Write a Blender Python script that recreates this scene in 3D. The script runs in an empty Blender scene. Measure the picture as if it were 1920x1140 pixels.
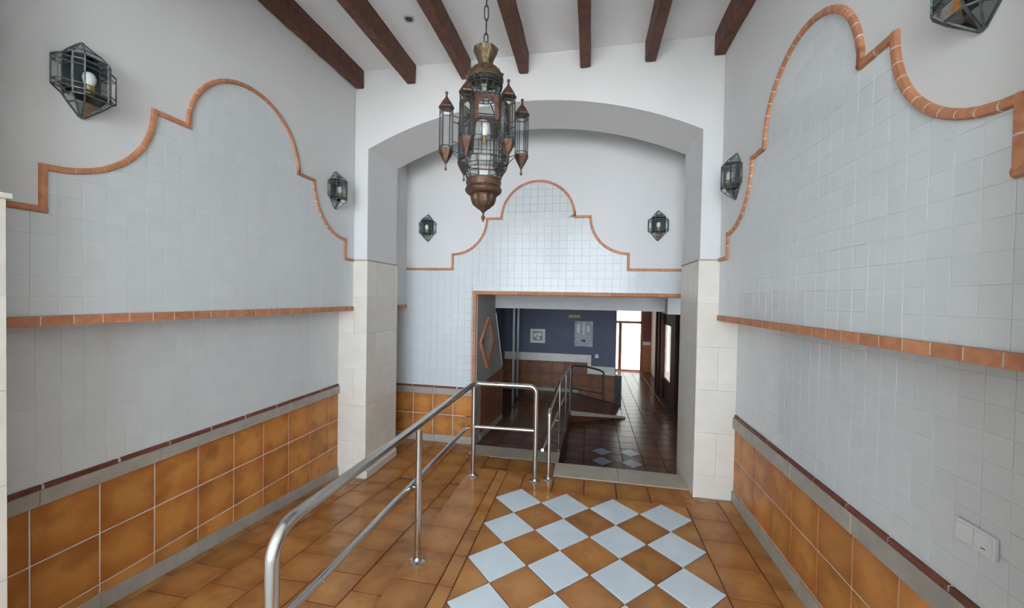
import bpy, math, random
from mathutils import Vector, Matrix
from mathutils.geometry import tessellate_polygon
random.seed(7)
SC = bpy.context.scene
COL = SC.collection

# ------------------------------------------------------------------ camera
F_PX, YAW, PITCH, ROLL, EYE = 735.135, 11.0768, -0.9663, 1.0264, 1.84
_y, _p, _r = map(math.radians, (YAW, PITCH, ROLL))
FWD = Vector((-math.sin(_y)*math.cos(_p), math.cos(_y)*math.cos(_p), math.sin(_p)))
_rt = Vector((math.cos(_y), math.sin(_y), 0)); _up = _rt.cross(FWD)
RT = _rt*math.cos(_r)+_up*math.sin(_r); UP = -_rt*math.sin(_r)+_up*math.cos(_r)
CAM = Vector((0, 0, EYE))
cd = bpy.data.cameras.new('camera'); cam = bpy.data.objects.new('camera', cd); COL.objects.link(cam)
cd.sensor_fit = 'HORIZONTAL'; cd.sensor_width = 36.0; cd.lens = F_PX*36.0/1920; cd.clip_start = 0.05; cd.clip_end = 400
M = Matrix((RT, UP, -FWD)).transposed().to_4x4(); M.translation = CAM
cam.matrix_world = M; SC.camera = cam

# ------------------------------------------------------------------ sky, exposure
w = bpy.data.worlds.new('sky'); SC.world = w; w.use_nodes = True
bgn = w.node_tree.nodes['Background']; bgn.inputs[0].default_value = (0.73, 0.865, 1.0, 1); bgn.inputs[1].default_value = 1.0
SC.view_settings.view_transform = 'Standard'; SC.view_settings.look = 'None'
SC.view_settings.gamma = 1; SC.view_settings.use_curve_mapping = False
SC.view_settings.exposure = 3.5
sd_ = bpy.data.lights.new('sun', 'SUN'); sd_.energy = 4.5; sd_.angle = math.radians(.6); sd_.color = (1.0, .95, .87)
sun = bpy.data.objects.new('sun', sd_); COL.objects.link(sun); sun.location = (6, 20, 30)
sun.rotation_euler = Vector((-.30, -.45, -1.3)).to_track_quat('-Z', 'Y').to_euler()

# ------------------------------------------------------------------ materials
def nt(name):
    m = bpy.data.materials.new(name); m.use_nodes = True
    return m, m.node_tree.nodes, m.node_tree.links, m.node_tree.nodes['Principled BSDF']
def rgb(*c): return (c[0], c[1], c[2], 1)
def mat(name, col, rough=.6, metal=0, var=.0, scale=8, bump=0, bscale=60, obj_var=0, col2=None, spec=.5, coat=0):
    m, N, L, b = nt(name)
    b.inputs['Roughness'].default_value = rough; b.inputs['Metallic'].default_value = metal
    b.inputs['Specular IOR Level'].default_value = spec
    if coat: b.inputs['Coat Weight'].default_value = coat; b.inputs['Coat Roughness'].default_value = .08
    tc = N.new('ShaderNodeTexCoord'); oi = N.new('ShaderNodeObjectInfo')
    va = N.new('ShaderNodeVectorMath'); va.operation = 'ADD'
    sc_ = N.new('ShaderNodeVectorMath'); sc_.operation = 'SCALE'; sc_.inputs[0].default_value = (37, 19, 53)
    L.new(oi.outputs['Random'], sc_.inputs['Scale']); L.new(tc.outputs['Object'], va.inputs[0]); L.new(sc_.outputs[0], va.inputs[1])
    col2 = col2 or tuple(c*(1-var) for c in col)
    nz = N.new('ShaderNodeTexNoise'); nz.inputs['Scale'].default_value = scale; nz.inputs['Detail'].default_value = 5
    L.new(va.outputs[0], nz.inputs['Vector'])
    cr = N.new('ShaderNodeValToRGB'); cr.color_ramp.elements[0].position = .32; cr.color_ramp.elements[1].position = .68
    cr.color_ramp.elements[0].color = rgb(*col2); cr.color_ramp.elements[1].color = rgb(*col)
    L.new(nz.outputs['Fac'], cr.inputs[0]); out = cr.outputs[0]
    if obj_var:
        hs = N.new('ShaderNodeHueSaturation'); mr = N.new('ShaderNodeMapRange')
        mr.inputs['To Min'].default_value = 1-obj_var; mr.inputs['To Max'].default_value = 1+obj_var
        L.new(oi.outputs['Random'], mr.inputs['Value']); L.new(mr.outputs[0], hs.inputs['Value']); L.new(out, hs.inputs['Color']); out = hs.outputs[0]
    L.new(out, b.inputs['Base Color'])
    if bump:
        n2 = N.new('ShaderNodeTexNoise'); n2.inputs['Scale'].default_value = bscale; n2.inputs['Detail'].default_value = 4
        L.new(va.outputs[0], n2.inputs['Vector'])
        bp = N.new('ShaderNodeBump'); bp.inputs['Strength'].default_value = bump; bp.inputs['Distance'].default_value = .01
        L.new(n2.outputs['Fac'], bp.inputs['Height']); L.new(bp.outputs[0], b.inputs['Normal'])
    return m
def glaze(name, core, edge, dark, rough=.3, size=.15, spec=.5):
    """flame-glazed terracotta: lighter heart, redder rim, brown clouds, each tile its own"""
    m, N, L, b = nt(name)
    tc = N.new('ShaderNodeTexCoord'); oi = N.new('ShaderNodeObjectInfo')
    sc_ = N.new('ShaderNodeVectorMath'); sc_.operation = 'SCALE'; sc_.inputs[0].default_value = (37, 19, 53); L.new(oi.outputs['Random'], sc_.inputs['Scale'])
    va = N.new('ShaderNodeVectorMath'); va.operation = 'ADD'; L.new(tc.outputs['Object'], va.inputs[0]); L.new(sc_.outputs[0], va.inputs[1])
    ln = N.new('ShaderNodeVectorMath'); ln.operation = 'LENGTH'; L.new(tc.outputs['Object'], ln.inputs[0])
    nz = N.new('ShaderNodeTexNoise'); nz.inputs['Scale'].default_value = 9; nz.inputs['Detail'].default_value = 3; L.new(va.outputs[0], nz.inputs['Vector'])
    mr = N.new('ShaderNodeMath'); mr.operation = 'MULTIPLY_ADD'; mr.inputs[1].default_value = 1/(size*1.5); L.new(ln.outputs['Value'], mr.inputs[0])
    m2 = N.new('ShaderNodeMath'); m2.operation = 'MULTIPLY_ADD'; m2.inputs[1].default_value = 1.1; m2.inputs[2].default_value = -.55; L.new(nz.outputs['Fac'], m2.inputs[0]); L.new(m2.outputs[0], mr.inputs[2])
    cr = N.new('ShaderNodeValToRGB'); e = cr.color_ramp.elements
    e[0].position = .2; e[0].color = rgb(*core); e[1].position = 1.0; e[1].color = rgb(*edge)
    L.new(mr.outputs[0], cr.inputs[0])
    n3 = N.new('ShaderNodeTexNoise'); n3.inputs['Scale'].default_value = 5; n3.inputs['Detail'].default_value = 4; L.new(va.outputs[0], n3.inputs['Vector'])
    c3 = N.new('ShaderNodeValToRGB'); c3.color_ramp.elements[0].position = .52; c3.color_ramp.elements[1].position = .78
    L.new(n3.outputs['Fac'], c3.inputs[0])
    mx = N.new('ShaderNodeMix'); mx.data_type = 'RGBA'; L.new(c3.outputs[0], mx.inputs[0]); L.new(cr.outputs[0], mx.inputs[6]); mx.inputs[7].default_value = rgb(*dark)
    hs = N.new('ShaderNodeHueSaturation'); vr = N.new('ShaderNodeMapRange'); vr.inputs['To Min'].default_value = .86; vr.inputs['To Max'].default_value = 1.12
    L.new(oi.outputs['Random'], vr.inputs['Value']); L.new(vr.outputs[0], hs.inputs['Value']); L.new(mx.outputs[2], hs.inputs['Color'])
    L.new(hs.outputs[0], b.inputs['Base Color']); b.inputs['Roughness'].default_value = rough; b.inputs['Specular IOR Level'].default_value = spec
    n4 = N.new('ShaderNodeTexNoise'); n4.inputs['Scale'].default_value = 14; L.new(va.outputs[0], n4.inputs['Vector'])
    bp = N.new('ShaderNodeBump'); bp.inputs['Strength'].default_value = .12; bp.inputs['Distance'].default_value = .01; L.new(n4.outputs['Fac'], bp.inputs['Height']); L.new(bp.outputs[0], b.inputs['Normal'])
    return m
def glass_mat(name, tint=(1, 1, 1), refl=1.0):
    m, N, L, b = nt(name); N.remove(b)
    o = N['Material Output']; tr = N.new('ShaderNodeBsdfTransparent'); tr.inputs[0].default_value = rgb(*tint)
    gl = N.new('ShaderNodeBsdfGlossy'); gl.inputs['Roughness'].default_value = .03
    fr = N.new('ShaderNodeFresnel'); fr.inputs[0].default_value = 1.5
    ml = N.new('ShaderNodeMath'); ml.operation = 'MULTIPLY'; ml.inputs[1].default_value = refl; L.new(fr.outputs[0], ml.inputs[0])
    mx = N.new('ShaderNodeMixShader'); L.new(ml.outputs[0], mx.inputs[0]); L.new(tr.outputs[0], mx.inputs[1]); L.new(gl.outputs[0], mx.inputs[2]); L.new(mx.outputs[0], o.inputs[0])
    return m
PLASTER = mat('plaster', (.77, .77, .77), .85, var=.03, scale=2, bump=.05, bscale=40)
CEIL = mat('ceiling_paint', (.86, .86, .86), .9, var=.03, scale=2)
WTILE = mat('white_glazed_tile', (.705, .735, .75), .15, var=.03, scale=6, bump=.05, bscale=14, obj_var=.018, spec=.28)
GROUT = mat('pale_grout', (.74, .73, .70), .9, var=.1, scale=30)
WGROUT = mat('wall_grout', (.86, .86, .85), .9, var=.08, scale=30)
BGROUT = mat('grey_wall_grout', (.50, .50, .49), .9, var=.08, scale=30)
DGROUT = mat('floor_grout', (.12, .055, .045), .8, var=.2, scale=20)
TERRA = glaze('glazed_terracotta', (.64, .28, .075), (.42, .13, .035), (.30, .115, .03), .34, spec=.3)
TREAR = glaze('shaded_glazed_terracotta', (.30, .12, .055), (.20, .075, .035), (.15, .055, .03), .34, spec=.3)  # same terracotta tile, darkened to carry the inner hall's dim light
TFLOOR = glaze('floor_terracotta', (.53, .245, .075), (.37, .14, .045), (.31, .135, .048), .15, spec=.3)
TDARK = glaze('dimmed_floor_terracotta', (.17, .07, .045), (.12, .045, .03), (.09, .035, .025), .22, spec=.22)  # floor terracotta with the dim light of the inner hall in its colour
TRIM = mat('terracotta_trim', (.62, .275, .14), .6, scale=25, col2=(.47, .19, .095), bump=.2, bscale=50, obj_var=.12)
REDCAP = mat('dark_red_tile', (.24, .065, .04), .5, var=.3, scale=20, obj_var=.15)
STONE = mat('grey_stone', (.44, .41, .36), .55, scale=9, col2=(.36, .33, .29), bump=.08, bscale=40, obj_var=.05)
CREAM = mat('cream_marble', (.82, .775, .705), .35, scale=5, col2=(.76, .71, .635), obj_var=.035)
NOSE = mat('threshold_marble', (.55, .49, .40), .3, scale=8, col2=(.47, .42, .34), obj_var=.04)
MARBLE = mat('pale_blue_marble', (.78, .86, .92), .25, scale=4, col2=(.68, .77, .84), obj_var=.04, spec=.3)
MARBLE_DIM = mat('dimmed_blue_marble', (.40, .43, .54), .25, scale=5, col2=(.33, .36, .46))  # pale marble dimmed in colour for the poorly lit inner diamonds
WOOD = mat('dark_beam_wood', (.17, .062, .036), .65, scale=16, col2=(.08, .03, .02), bump=.5, bscale=22, obj_var=.12)
STEEL = mat('stainless_steel', (.62, .61, .59), .2, 1, var=.05, scale=4)
IRON = mat('dark_patina_iron', (.085, .095, .095), .5, .6, scale=30, col2=(.04, .045, .045))
BRASS = mat('aged_brass', (.21, .155, .085), .45, .7, scale=34, col2=(.085, .06, .035), bump=.5, bscale=70)
COPPER = mat('aged_copper', (.17, .088, .058), .5, .6, scale=34, col2=(.075, .042, .032), bump=.5, bscale=70)
CLEAR = glass_mat('clear_glass', (.985, .995, .995), .45)
SMOKE = glass_mat('smoky_glass', (.52, .57, .57), .7)
TINTED = glass_mat('tinted_door_glass', (.60, .57, .52), .5)
PEWTER = mat('grey_patina_metal', (.17, .19, .19), .5, .6, scale=40, col2=(.07, .08, .08))
BEAMW = mat('shaded_white_paint', (.52, .52, .52), .8, var=.04)  # white beam greyed in colour for the shade deep inside
BULB = mat('white_bulb_glass', (.85, .87, .88), .25)
GOLD = mat('yellow_brass_socket', (.42, .31, .09), .35, .6)
PLASTIC = mat('white_plastic', (.78, .80, .81), .35)
BLACK = mat('black_plastic', (.02, .02, .02), .5)
CHROME = mat('grey_metal_ring', (.45, .46, .47), .3, .9)
NAVY = mat('navy_paint', (.13, .14, .20), .7, var=.1, scale=3)
GREYP = mat('grey_paint', (.42, .41, .39), .7, var=.06, scale=3)
DWOOD = mat('dark_door_wood', (.10, .035, .022), .75, scale=14, col2=(.06, .02, .014))
ORANGE = mat('orange_door_wood', (.50, .20, .08), .5, scale=12, col2=(.40, .15, .06))
MAROON = mat('maroon_paint', (.22, .085, .075), .7, var=.1)
CHAR = mat('charcoal_panel', (.03, .032, .04), .4)
PAVE = mat('outdoor_paving', (.55, .54, .53), .9, var=.12, scale=3)
RENDER_ = mat('outdoor_render', (.70, .68, .63), .9, var=.05)
AMBER = mat('amber_lampshade', (.45, .32, .08), .5)
PAPER = mat('off_white_paper', (.85, .85, .80), .8)
INK = mat('grey_green_print', (.20, .22, .20), .8, scale=60, col2=(.5, .5, .46))
POSTER = mat('pale_poster_print', (.62, .62, .62), .7, scale=18, col2=(.34, .33, .38))
BLUE = mat('blue_print', (.05, .10, .22), .7)
LEAF = mat('yellow_green_leaf', (.38, .42, .08), .6, obj_var=.2)

# ------------------------------------------------------------------ mesh helpers
class MB:
    def __init__(s): s.v = []; s.f = []
    def add(s, vs, fs):
        o = len(s.v); s.v += [tuple(v) for v in vs]; s.f += [tuple(i+o for i in f) for f in fs]; return s
    def box(s, x0, x1, y0, y1, z0, z1):
        return s.add([(x0,y0,z0),(x1,y0,z0),(x1,y1,z0),(x0,y1,z0),(x0,y0,z1),(x1,y0,z1),(x1,y1,z1),(x0,y1,z1)],
                     [(0,3,2,1),(4,5,6,7),(0,1,5,4),(1,2,6,5),(2,3,7,6),(3,0,4,7)])
    def tube(s, pts, r, n=10, cap=True, closed=False):
        pts = [Vector(p) for p in pts]; k = len(pts); rings = []; prev = None
        rr = r if isinstance(r, (list, tuple)) else [r]*k
        for i in range(k):
            if closed: t = pts[(i+1) % k]-pts[i-1]
            else: t = pts[min(i+1, k-1)]-pts[max(i-1, 0)]
            t.normalize()
            if prev is None:
                a = t.orthogonal().normalized()
                if abs(t.z) < .9: a = Vector((0, 0, 1)).cross(t).normalized()
            else:
                a = (prev-t*prev.dot(t)).normalized()
            prev = a; b = t.cross(a)
            off = math.pi/4 if n == 4 else 0
            rings.append([pts[i]+(a*math.cos(2*math.pi*j/n+off)+b*math.sin(2*math.pi*j/n+off))*rr[i] for j in range(n)])
        vs = [p for rg in rings for p in rg]; fs = []
        for i in range(k if closed else k-1):
            i2 = (i+1) % k
            for j in range(n):
                j2 = (j+1) % n; fs.append((i*n+j, i*n+j2, i2*n+j2, i2*n+j))
        if cap and not closed: fs.append(tuple(range(n-1, -1, -1))); fs.append(tuple((k-1)*n+j for j in range(n)))
        return s.add(vs, fs)
    def lathe(s, prof, n=24, c=(0, 0, 0), off=0):
        """prof: (radius, z) list"""
        vs = []; fs = []; k = len(prof)
        for r, z in prof:
            for j in range(n):
                a = 2*math.pi*(j+off)/n; vs.append((c[0]+r*math.cos(a), c[1]+r*math.sin(a), c[2]+z))
        for i in range(k-1):
            for j in range(n):
                j2 = (j+1) % n; fs.append((i*n+j, i*n+j2, (i+1)*n+j2, (i+1)*n+j))
        fs.append(tuple(range(n-1, -1, -1))); fs.append(tuple((k-1)*n+j for j in range(n)))
        return s.add(vs, fs)
    def poly(s, outer, holes, w0, w1, fr):
        """prism: outline in (u,v) with holes, from depth w0 to w1, frame fr(u,v,w)->xyz"""
        loops = [list(outer)]+[list(h) for h in holes]
        flat = [p for l in loops for p in l]
        tris = tessellate_polygon([[Vector((p[0], p[1], 0)) for p in l] for l in loops])
        n = len(flat); vs = [fr(p[0], p[1], w0) for p in flat]+[fr(p[0], p[1], w1) for p in flat]; fs = []
        for t in tris:
            a, b, c = [flat[i] for i in t]
            if (b[0]-a[0])*(c[1]-a[1])-(b[1]-a[1])*(c[0]-a[0]) < 0: t = (t[0], t[2], t[1])
            fs.append((t[2], t[1], t[0])); fs.append((t[0]+n, t[1]+n, t[2]+n))
        o = 0
        for li, l in enumerate(loops):
            m = len(l); ar = sum(l[i-1][0]*l[i][1]-l[i][0]*l[i-1][1] for i in range(m))
            ccw = ar > 0
            if li: ccw = not ccw
            for i in range(m):
                j = (i+1) % m; a, b = o+i, o+j
                fs.append((a, b, b+n, a+n) if ccw else (b, a, a+n, b+n))
            o += m
        return s.add(vs, fs)
    def mesh(s, name, m, smooth=False):
        me = bpy.data.meshes.new(name); me.from_pydata(s.v, [], s.f); me.materials.append(m)
        if smooth:
            me.polygons.foreach_set('use_smooth', [True]*len(me.polygons))
            try: me.set_sharp_from_angle(angle=math.radians(38))
            except Exception: pass
        me.update(); return me
    def build(s, name, m, parent=None, smooth=False, loc=None):
        o = bpy.data.objects.new(name, s.mesh(name, m, smooth)); COL.objects.link(o)
        if parent: o.parent = parent
        if loc is not None: o.location = loc
        return o
def tag(o, label=None, cat=None, group=None, kind=None):
    if label: o['label'] = label
    if cat: o['category'] = cat
    if group: o['group'] = group
    if kind: o['kind'] = kind
    return o
def struct(o, label=None, cat=None): return tag(o, label, cat, kind='structure')
def empty(name, loc=(0, 0, 0), parent=None):
    o = bpy.data.objects.new(name, None); o.empty_display_size = .1; COL.objects.link(o); o.location = loc
    if parent: o.parent = parent
    return o
def link(name, me, parent, mw):
    o = bpy.data.objects.new(name, me); COL.objects.link(o); o.parent = parent; o.matrix_basis = mw; return o
def copy_tree(o, parent=None):
    c = o.copy(); COL.objects.link(c); c.parent = parent
    for ch in o.children: copy_tree(ch, c)
    return c
class Frame:
    """flat frame: P = O + u*U + v*V + w*W"""
    def __init__(s, O, U, V): s.O, s.U, s.V = Vector(O), Vector(U), Vector(V); s.W = s.U.cross(s.V)
    def __call__(s, u, v, w=0): return s.O+s.U*u+s.V*v+s.W*w
    def mat(s, u, v, w=0, tilt=0):
        m = Matrix((s.U, s.V, s.W)).transposed().to_4x4(); m.translation = s(u, v, w)
        if tilt: m = m @ Matrix.Rotation(random.gauss(0, tilt), 4, 'X') @ Matrix.Rotation(random.gauss(0, tilt), 4, 'Y')
        return m
def LEFT(x): return Frame((x, 0, 0), (0, 1, 0), (0, 0, 1))        # u = Y, faces +X
def RIGHT(x): return Frame((x, 0, 0), (0, -1, 0), (0, 0, 1))      # u = -Y, faces -X
def BACK(y): return Frame((0, y, 0), (1, 0, 0), (0, 0, 1))        # u = X, faces -Y
def FLOOR(z): return Frame((0, 0, z), (1, 0, 0), (0, 1, 0))
def rect(a, b, c, d): return [(a, c), (b, c), (b, d), (a, d)]
def clip(sub, x0, x1, y0, y1):
    def cut(P, ins, inter):
        out = []
        for i in range(len(P)):
            a, b = P[i-1], P[i]
            if ins(b):
                if not ins(a): out.append(inter(a, b))
                out.append(b)
            elif ins(a): out.append(inter(a, b))
        return out
    def ix(x): return lambda a, b: (x, a[1]+(b[1]-a[1])*(x-a[0])/(b[0]-a[0]))
    def iy(y): return lambda a, b: (a[0]+(b[0]-a[0])*(y-a[1])/(b[1]-a[1]), y)
    P = cut(sub, lambda p: p[0] >= x0, ix(x0)); 
    if P: P = cut(P, lambda p: p[0] <= x1, ix(x1))
    if P: P = cut(P, lambda p: p[1] >= y0, iy(y0))
    if P: P = cut(P, lambda p: p[1] <= y1, iy(y1))
    Q = []
    for p in P:
        if not Q or abs(p[0]-Q[-1][0])+abs(p[1]-Q[-1][1]) > 1e-5: Q.append(p)
    if len(Q) > 1 and abs(Q[0][0]-Q[-1][0])+abs(Q[0][1]-Q[-1][1]) < 1e-5: Q.pop()
    return Q
def area(P): return .5*sum(P[i-1][0]*P[i][1]-P[i][0]*P[i-1][1] for i in range(len(P)))
def inset(P, d):
    n = len(P); out = []
    for i in range(n):
        a, b, c = Vector(P[i-1]), Vector(P[i]), Vector(P[(i+1) % n])
        e1 = (b-a).normalized(); e2 = (c-b).normalized()
        n1 = Vector((-e1.y, e1.x)); n2 = Vector((-e2.y, e2.x)); k = 1+n1.dot(n2)
        m = (n1+n2)/max(k, .35); out.append((b.x+m.x*d, b.y+m.y*d))
    return out
def piece(P, th, bev=.0015):
    """one laid piece: outline P (u,v) about its own centre, thickness th, softened rim"""
    if area(P) < 0: P = P[::-1]
    mb = MB(); n = len(P); Q = inset(P, bev)
    vs = [(p[0], p[1], 0) for p in P]+[(p[0], p[1], th-bev) for p in P]+[(q[0], q[1], th) for q in Q]
    fs = [(i, (i+1) % n, n+(i+1) % n, n+i) for i in range(n)]+[(n+i, n+(i+1) % n, 2*n+(i+1) % n, 2*n+i) for i in range(n)]
    fs.append(tuple(range(2*n, 3*n))); return mb.add(vs, fs)
_share = {}
def lay(name, P, fr, th, m, parent, tilt=0, bev=.0015, w=0):
    """lay a piece with outline P (u,v) on frame fr"""
    cu = (min(p[0] for p in P)+max(p[0] for p in P))/2; cv = (min(p[1] for p in P)+max(p[1] for p in P))/2
    R = [(round(p[0]-cu, 4), round(p[1]-cv, 4)) for p in P]
    key = (name, m.name, th, bev, tuple(R)) if len(R) == 4 else None
    me = _share.get(key)
    if me is None:
        me = piece(R, th, bev).mesh(name, m)
        if key: _share[key] = me
    return link(name, me, parent, fr.mat(cu, cv, w, tilt))
def px_area(P, fr):
    q = []
    for u, v in P:
        d = fr(u, v)-CAM; z = d.dot(FWD)
        if z < .1: return 0
        x, y = 960+F_PX*d.dot(RT)/z, 570-F_PX*d.dot(UP)/z
        q.append((min(max(x, 0), 1920), min(max(y, 0), 1140)))
    return abs(area(q))
def grid(region, u0, v0, pu, pv, gap, bu, bv):
    """cells of a grid clipped to the region polygon"""
    out = []
    us = [u0+k*pu for k in range(math.floor((bu[0]-u0)/pu)-1, math.ceil((bu[1]-u0)/pu)+1)]
    vs = [v0+k*pv for k in range(math.floor((bv[0]-v0)/pv)-1, math.ceil((bv[1]-v0)/pv)+1)]
    for u in us:
        for v in vs:
            P = clip(region, u+gap/2, u+pu-gap/2, v+gap/2, v+pv-gap/2)
            if len(P) >= 3 and abs(area(P)) > 1.2e-4: out.append(P if area(P) > 0 else P[::-1])
    return out
def lay_tiles(cells, parent, limit=300):
    """cells: (P, frame). The largest in view are pieces of their own, the rest one stuff part"""
    cells = sorted(cells, key=lambda c: -px_area(*c))
    for P, fr in cells[:limit]:
        lay('tile', P, fr, .0022, WTILE, parent, tilt=.003, bev=.0007)
    rest = MB()
    for P, fr in cells[limit:]:
        cu = sum(p[0] for p in P)/len(P); cv = sum(p[1] for p in P)/len(P)
        b = piece([(p[0]-cu, p[1]-cv) for p in P], .0022, .0007); m = fr.mat(cu, cv, 0, .003)
        rest.add([m @ Vector(v) for v in b.v], b.f)
    if rest.v: tag(rest.build('tiling', WTILE, parent), kind='stuff')

# ------------------------------------------------------------------ measures (metres)
YN0, YN, YNL, YW, YP, YB = .48, 1.10, 1.200, 3.908, 4.602, 5.2
XLU, XRU, XLL, XRL, XAL, XAR = -2.558, 1.176, -2.728, 1.343, -2.384, .994
ZB, ZC, ZLED0, ZLED1 = 2.213, 4.276, 1.662, 1.71
XC = (XAL+XAR)/2
LAND = -.205
def ramp_z(y): return max(LAND, min(0, -.088*(y-1.73)))
def scallop(c):
    P = [(c-1.175, 2.217), (c-1.175, 2.42)]
    for i in range(1, 13):
        a = -math.pi/2+i*math.pi/24; P.append((c-1.175+.485*math.cos(a), 2.905+.485*math.sin(a)))
    P.append((c-.49, 2.905))
    for i in range(1, 25):
        a = math.pi-i*math.pi/24; P.append((c+.49*math.cos(a), 2.905+.485*math.sin(a)))
    R = [(2*c-p[0], p[1]) for p in P if p[0] < c-.485][::-1]
    return P+R
def arch_hole(x0, x1, zf, zs=3.43, rise=.386):
    c = (x0+x1)/2; h = (x1-x0)/2; R = (h*h+rise*rise)/(2*rise); A = math.asin(h/R)
    return [(x1, zf)]+[(c+R*math.sin(A-2*A*i/28), zs+rise-R+R*math.cos(A-2*A*i/28)) for i in range(29)]+[(x0, zf)]
def trim_run(parent, fr, path, width, prot, plen, m=TRIM, gap=.003, curved_len=None, seam=True):
    """bull-nosed trim pieces laid along a (u,v) polyline; each straight or curved run is cut in pieces"""
    prof = [(-.5, 0), (-.5, .45), (-.36, .82), (0, 1), (.36, .82), (.5, .45), (.5, 0)]
    runs = []; cur = [path[0]]
    for i in range(1, len(path)-1):
        cur.append(path[i]); a = Vector(path[i])-Vector(path[i-1]); b = Vector(path[i+1])-Vector(path[i])
        if a.angle(b) > .5: runs.append(cur); cur = [path[i]]
    cur.append(path[-1]); runs.append(cur)
    def sweep(mb, pts, s):
        k = len(pts); vs = []; fs = []; n = len(prof)
        for i in range(k):
            t = (Vector(pts[min(i+1, k-1)])-Vector(pts[max(i-1, 0)])).normalized(); nn = Vector((-t.y, t.x))
            for a, b in prof:
                p = Vector(pts[i])+nn*a*width*s; vs.append(fr(p.x, p.y, b*prot*s))
        for i in range(k-1):
            for j in range(n-1): fs.append((i*n+j, i*n+j+1, (i+1)*n+j+1, (i+1)*n+j)[::-1])
        fs.append(tuple(range(n))); fs.append(tuple((k-1)*n+j for j in range(n-1, -1, -1)))
        mb.add(vs, fs)
    core = MB()
    for run in runs:
        P = [Vector(p) for p in run]; L = [0]
        for i in range(1, len(P)): L.append(L[-1]+(P[i]-P[i-1]).length)
        tot = L[-1]
        # extend both ends half a width so corners close
        def at(s):
            if s <= 0: return P[0]+(P[0]-P[1]).normalized()*(-s)
            if s >= tot: return P[-1]+(P[-1]-P[-2]).normalized()*(s-tot)
            for i in range(1, len(L)):
                if s <= L[i]: return P[i-1].lerp(P[i], (s-L[i-1])/(L[i]-L[i-1]))
        pl = plen if len(run) < 5 or not curved_len else curved_len
        e = width*.48; a0 = -e if run is not runs[0] else 0; a1 = tot+(e if run is not runs[-1] else 0)
        n = max(1, round((a1-a0)/pl))
        for k in range(n):
            s0, s1 = a0+(a1-a0)*k/n+gap/2, a0+(a1-a0)*(k+1)/n-gap/2
            ns = 1 if len(run) < 5 else 3
            mb = MB(); pts = [at(s0+(s1-s0)*i/ns) for i in range(ns+1)]
            sweep(mb, [(p.x, p.y) for p in pts], 1)
            c = fr(*(sum((p for p in pts), Vector((0, 0)))/len(pts)), 0)
            mb.v = [tuple(Vector(v)-c) for v in mb.v]
            mb.build('trim_brick', m, parent, smooth=True, loc=c)
        if seam: sweep(core, [tuple(at(tot*i/24)) for i in range(25)], .95)
    if seam: core.build('mortar', GROUT, parent)

# ------------------------------------------------------------------ ground, shell
for nm, bxs, lab in (('wall_added_porch_left', (-3.9, -3.5, -6.5, YN0, -.3, 4.5), 'left side wall of the added, unseen porch'), ('wall_added_porch_right', (2.3, 2.7, -6.5, YN0, -.3, 4.5), 'right side wall of the added, unseen porch'), ('ceiling_added_porch', (-3.9, 2.7, -6.5, YN0, 4.5, 4.7), 'ceiling of the added, unseen porch')):
    struct(MB().box(*bxs).build(nm, RENDER_), lab, nm.split('_')[0])  # unseen porch, added so facing walls catch more daylight than side walls
g = MB().box(-60, 60, -60, YN0, -.3, -.03).build('ground_front', PAVE); struct(g)
g = MB().box(-30, 30, 14.3, 60, -1.0, -.67).build('ground_rear', PAVE); struct(g)

# hall floor: platform and ramp base
EDGE = -1.215
fl = MB()
fl.box(EDGE, XRL+.3, YN0-.02, 4.04, -.8, -.012); fl.box(-.33, XRL+.3, 4.04, 4.36, -.8, -.012)
fb = fl.build('floor', DGROUT); struct(fb, 'terracotta tiled entrance platform with a pale checkered carpet', 'floor')
rb = MB()
ys = [YN0-.02, 1.73, 1.73+(-LAND)/.088, 5.2]
rb.poly([(ys[0], -.8), (ys[0], -.012), (ys[1], -.012), (ys[2], LAND-.012), (ys[3], LAND-.012), (ys[3], -.8)], [], XLL-.3, EDGE, lambda u, v, w: Vector((w, u, v)))
rb.box(EDGE, -.33, 4.04, 5.2, -.8, LAND-.012)
rbo = rb.build('floor_ramp', DGROUT); struct(rbo, 'terracotta tiled ramp sloping down along the left wall', 'ramp')

# platform tiles -----------------------------------------------------
GX, GY, GD = -.806, 3.492, .424
FF = FLOOR(-.012); TH = .012; JG = .008
def fl_tile(x0, x1, y0, y1, m=TFLOOR, fr=FF, parent=fb, name='floor_tile'):
    if x1-x0 < .03 or y1-y0 < .03: return
    lay(name, rect(x0+JG/2, x1-JG/2, y0+JG/2, y1-JG/2), fr, TH, m, parent, tilt=.0012, bev=.002)
def column(x0, x1, yoff, ya, yb, fr=FF, parent=fb, p=.302, m=TFLOOR):
    k = math.floor((ya-yoff)/p); y = yoff+k*p
    while y < yb-.02:
        fl_tile(x0, x1, max(y, ya), min(y+p, yb), m=m, fr=fr, parent=parent); y += p
column(EDGE, -.91, 2.34, YN0, 4.04); column(-.91, GX, 2.34, YN0, 4.04)
x = GX+4*GD
column(x, 1.195, 2.625, YN0, 3.9); column(1.195, XRL, 2.78, YN0, 3.9)
ROWS = 6; YTOP = GY+GD/2; YBOT = GY+GD/2-ROWS*GD
for k in range(-3, 7):
    xa, xb = max(-.01+.303*k, GX), min(-.01+.303*(k+1), XAR if True else 0)
    if xb > xa: fl_tile(xa, xb, YTOP, 4.04)
fl_tile(x, XAR, 3.9, 4.04) if x < XAR else None
for k in range(6):
    column(GX+GD*4/6*k, GX+GD*4/6*(k+1), 1.16-.15*(k % 2), YN0, YBOT, p=.283)
reg = rect(GX+.003, GX+4*GD-.003, YBOT, YTOP-.003)
def diamond(cx, cy, h): return [(cx, cy-h), (cx+h, cy), (cx, cy+h), (cx-h, cy)]
hd = GD/2-.0055
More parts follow.
